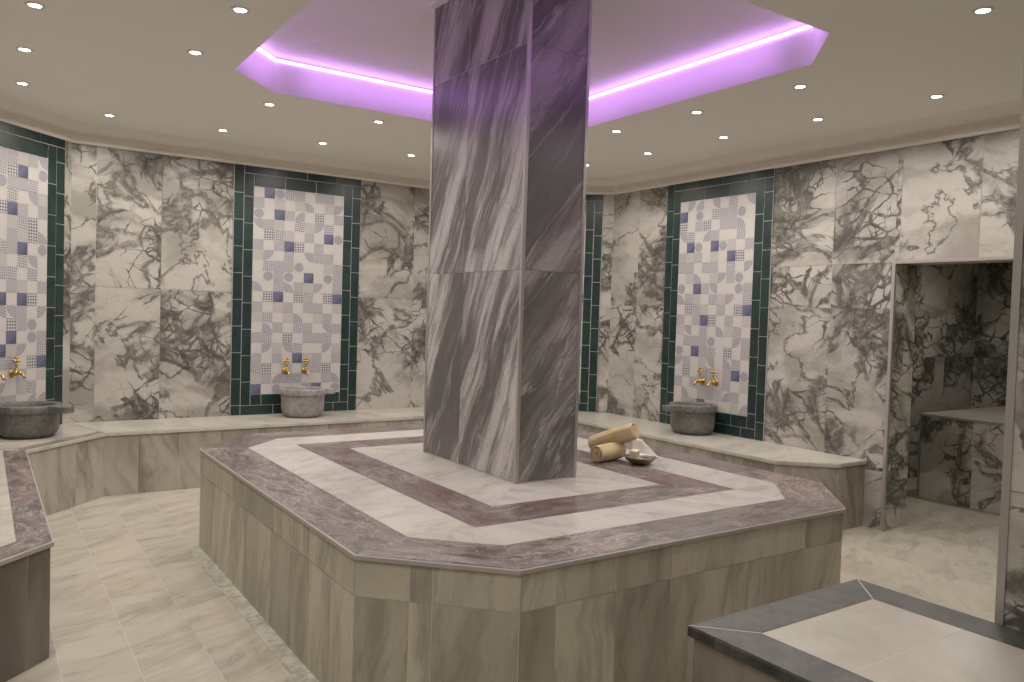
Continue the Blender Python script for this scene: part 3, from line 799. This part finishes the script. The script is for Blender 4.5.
# ------------------------------------------------------------------ towels, bowl, soap, cloth
def towel(label,A,B,r,seed,tw=0.):
    A=Vector(A);B=Vector(B); mid=(A+B)/2; d=(B-A); Ln=d.length; d.normalize()
    o=bpy.data.objects.new('rolled_towel',None); COL.objects.link(o); o.location=mid
    up=Vector((0,0,1)); xx=up.cross(d).normalized(); zz=d.cross(xx)
    Rm=Matrix((xx,zz,d)).transposed().to_4x4(); o.rotation_euler=Rm.to_euler(); tag(o,label,'towel','rolled tan towels on the platform')
    rnd=random.Random(seed)
    seg=64; mb=MB(); NL=14
    def rad(th,zt):
        # outer lap of the spiral: a small step where the roll ends
        f=((th/(2*PI)+tw)%1.)
        return r*(1-.10*f) + .0012*math.sin(5*th+zt*9) + .0015*math.sin(zt*17+seed)
    rings=[]
    for k in range(NL+1):
        z=-Ln/2+Ln*k/NL; e=1-.06*(abs(2*k/NL-1)**8)
        rings.append([Vector((rad(2*PI*j/seg,z)*e*math.cos(2*PI*j/seg),rad(2*PI*j/seg,z)*e*math.sin(2*PI*j/seg),z)) for j in range(seg)])
    for k in range(NL):
        for j in range(seg):
            mb.face([rings[k][j],rings[k][(j+1)%seg],rings[k+1][(j+1)%seg],rings[k+1][j]],M['towel'],None,True)
    for s in (-1,1):   # end lip, then a shallow recess
        R0=rings[0] if s<0 else rings[-1]; zz0=s*Ln/2; prev=R0
        for fr,dz in ((.90,.004),(.86,0),(.84,-.016),(.4,-.018),(.001,-.018)):
            ring=[Vector((p.x*fr,p.y*fr,zz0+s*dz)) for p in R0]
            for j in range(seg):
                q=[prev[j],prev[(j+1)%seg],ring[(j+1)%seg],ring[j]]
                mb.face(q if s>0 else q[::-1],M['towel'],None,True)
            prev=ring
    mb.build('towel_roll',o)
    for s in (-1,1):   # coiled layers
        mb=MB(); n=90; turns=2.6; R1=r*.70; zt=s*(Ln/2+.002); zb=s*(Ln/2-.020); P=[]
        for i in range(n+1):
            t=i/n; th=s*(2*PI*turns*t)+tw*6; rc=.006+(R1-.006)*t; wd=.0050
            c_,s__=math.cos(th),math.sin(th)
            P.append([Vector(((rc-wd)*c_,(rc-wd)*s__,zb)),Vector(((rc-wd)*c_,(rc-wd)*s__,zt)),Vector(((rc+wd)*c_,(rc+wd)*s__,zt)),Vector(((rc+wd)*c_,(rc+wd)*s__,zb))])
        for i in range(n):
            for k in range(4):
                mb.face([P[i][k],P[i+1][k],P[i+1][(k+1)%4],P[i][(k+1)%4]],M['towel'],None,False)
        mb.face(P[0],M['towel']); mb.face(P[-1][::-1],M['towel'])
        mb.build('spiral_end',o)
    return o
towel('tan towel roll lying flat on the platform under another roll',(3.110,3.645,HP+.055),(3.340,3.690,HP+.055),.055,1,.2)
towel('tan towel roll propped slantwise on top of the other roll',(3.268,3.870,HP+.068),(3.378,3.600,HP+.190),.059,2,.6)
bw=thing('metal_bowl','shallow dull metal bowl in front of the rolled towels','bowl',(3.343,3.508,HP))
mb=MB(); mb.lathe([(.001,0),(.040,0),(.062,.008),(.086,.026),(.097,.043),(.099,.046),(.096,.047),(.084,.030),(.060,.013),(.038,.006),(.001,.006)],M['bowl'],40); mb.build('bowl_body',bw)
mb=MB(); mb.box(-.028,.028,-.024,.024,-.032,.032,M['soap']); so=mb.build('soap_bar',bevel=.007)
so.location=(3.316,3.532,HP+.054); so.rotation_euler=(.12,-.10,.35); tag(so,'upright cream soap block standing in the metal bowl','soap')
# white cloth: soft peaked fold behind the bowl
mb=MB(); NX,NY=16,20
def cl(u,v):
    # v: 0 front foot -> .5 ridge -> 1 back foot
    f=Vector((3.440,3.690)).lerp(Vector((3.575,3.575)),u)
    p=Vector((3.470,3.715)).lerp(Vector((3.515,3.680)),u)
    k=Vector((3.520,3.790)).lerp(Vector((3.610,3.700)),u)
    t=v*2 if v<.5 else (v-.5)*2
    q=f.lerp(p,t) if v<.5 else p.lerp(k,t)
    h=t if v<.5 else 1-t
    z=HP+.006+.118*(h**1.1)*(1-.10*u)+.008*math.sin(7*u+2)*h*(1-h)*3
    return (q.x,q.y,z)
for i in range(NX):
    for j in range(NY):
        a,b,c2,d2=cl(i/NX,j/NY),cl((i+1)/NX,j/NY),cl((i+1)/NX,(j+1)/NY),cl(i/NX,(j+1)/NY)
        mb.face([a,b,c2,d2],M['cloth'],None,True)
wc=mb.build('white_cloth'); sm=wc.modifiers.new('thickness','SOLIDIFY'); sm.thickness=.008; sm.offset=-1
tag(wc,'white folded cloth leaning behind the towels and bowl','cloth')

# ------------------------------------------------------------------ downlights
DL=[(.20,5.36,'in the left row, middle of the three at the left photo edge'),(.21,4.53,'in the left row, nearest the top left photo corner'),
(1.03,3.95,'left of the recess, nearest the top edge of the photo'),(1.0,4.77,'left of the recess, second from the top photo edge'),
(.22,6.20,'in the left row, farthest of the three at the photo edge'),(.81,6.79,'above the marble corner beside the left tile panel'),
(1.68,5.63,'just below the left corner of the violet recess'),(1.63,6.71,'above the marble just left of the back wall tile panel'),
(2.49,5.58,'just below the recess edge, left of the column'),(2.44,6.62,'above the top of the back wall tile panel'),
(3.26,6.56,'lowest one beside the left side of the column'),(4.72,5.83,'barely showing beside the right edge of the column'),
(4.03,4.62,'just below the recess, first to the right of the column'),(4.77,5.05,'above the left edge of the right wall tile panel'),
(4.07,3.84,'just below the recess, second to the right of the column'),(4.78,4.22,'above the middle of the right wall tile panel'),
(4.09,3.03,'just below the right corner of the violet recess'),(4.84,3.43,'above the marble right of the right wall tile panel'),
(4.89,2.63,'above the doorway at right'),(3.72,1.81,'at the top right corner of the photo')]
pd=None
def lamp(x,y,z,e):
    l=bpy.data.lights.new('downlight_or_fill','SPOT'); l.energy=e; l.spot_size=math.radians(168); l.spot_blend=.65; l.shadow_soft_size=.05; l.color=(1.,.918,.825)
    o=bpy.data.objects.new('downlight_or_fill',l); COL.objects.link(o); o.location=(x,y,z); return o
EN=31.
for x,y,tx in DL:
    if pd is None:
        pd=thing('ceiling_downlight','','ceiling light',(x,y,ZC),0,'recessed ceiling downlights')
        mb=MB(); mb.lathe([(.028,-.0005),(.030,-.006),(.042,-.005),(.046,-.0005)],M['ring'],32,None,False,False); mb.build('ring',pd)
        mb=MB(); mb.lathe([(.001,-.0045),(.0285,-.0035)],M['lens'],32,None,False,False); mb.build('lens',pd)
        r=pd
    else:
        r=copy_tree(pd,'',x,y,ZC,0)
    r['label']='small round downlight '+tx
    lamp(x,y,ZC-.02,EN*(1.14 if y>4.2 else .92))
for x,y in ((1.0,3.1),(1.0,2.3),(.2,3.7),(2.5,1.75),(4.85,1.8),(4.05,2.2)):
    lamp(x,y,ZC-.02,EN*.75)
for x,y in ((-.6,1.6),(.5,1.3),(-.7,.3),(.6,-.3)):
    lamp(x,y,ZC-.02,EN*1.25)
l=lamp(7.0,3.3,2.35,27.)  # added fill lamp to brighten the alcove, no fitting there

# world: almost nothing, the room is closed
w_=bpy.data.worlds.new('world'); bpy.context.scene.world=w_; w_.use_nodes=True
w_.node_tree.nodes['Background'].inputs[0].default_value=(.9,.85,.75,1); w_.node_tree.nodes['Background'].inputs[1].default_value=.05

# ------------------------------------------------------------------ camera
cam=bpy.data.cameras.new('camera'); cam.sensor_width=36; cam.lens=787.21*36/1024; cam.clip_start=.02
co=bpy.data.objects.new('camera',cam); COL.objects.link(co)
r=Vector((.82855816,-.55905237,.03085174)); u=Vector((-.00672579,.04516009,.99895712)); f=Vector((.55986261,.82790157,-.03365769))
mt=Matrix((r,u,-f)).transposed().to_4x4(); mt.translation=(0,0,1.5); co.matrix_world=mt
sc=bpy.context.scene; sc.camera=co
sc.view_settings.view_transform='Standard'; sc.view_settings.look='None'; sc.view_settings.exposure=0.; sc.view_settings.gamma=1.12
sc.cycles.use_denoising=True; sc.cycles.max_bounces=8; sc.cycles.diffuse_bounces=6; sc.cycles.glossy_bounces=3
sc.cycles.sample_clamp_indirect=4.; sc.cycles.caustics_reflective=False; sc.cycles.caustics_refractive=False
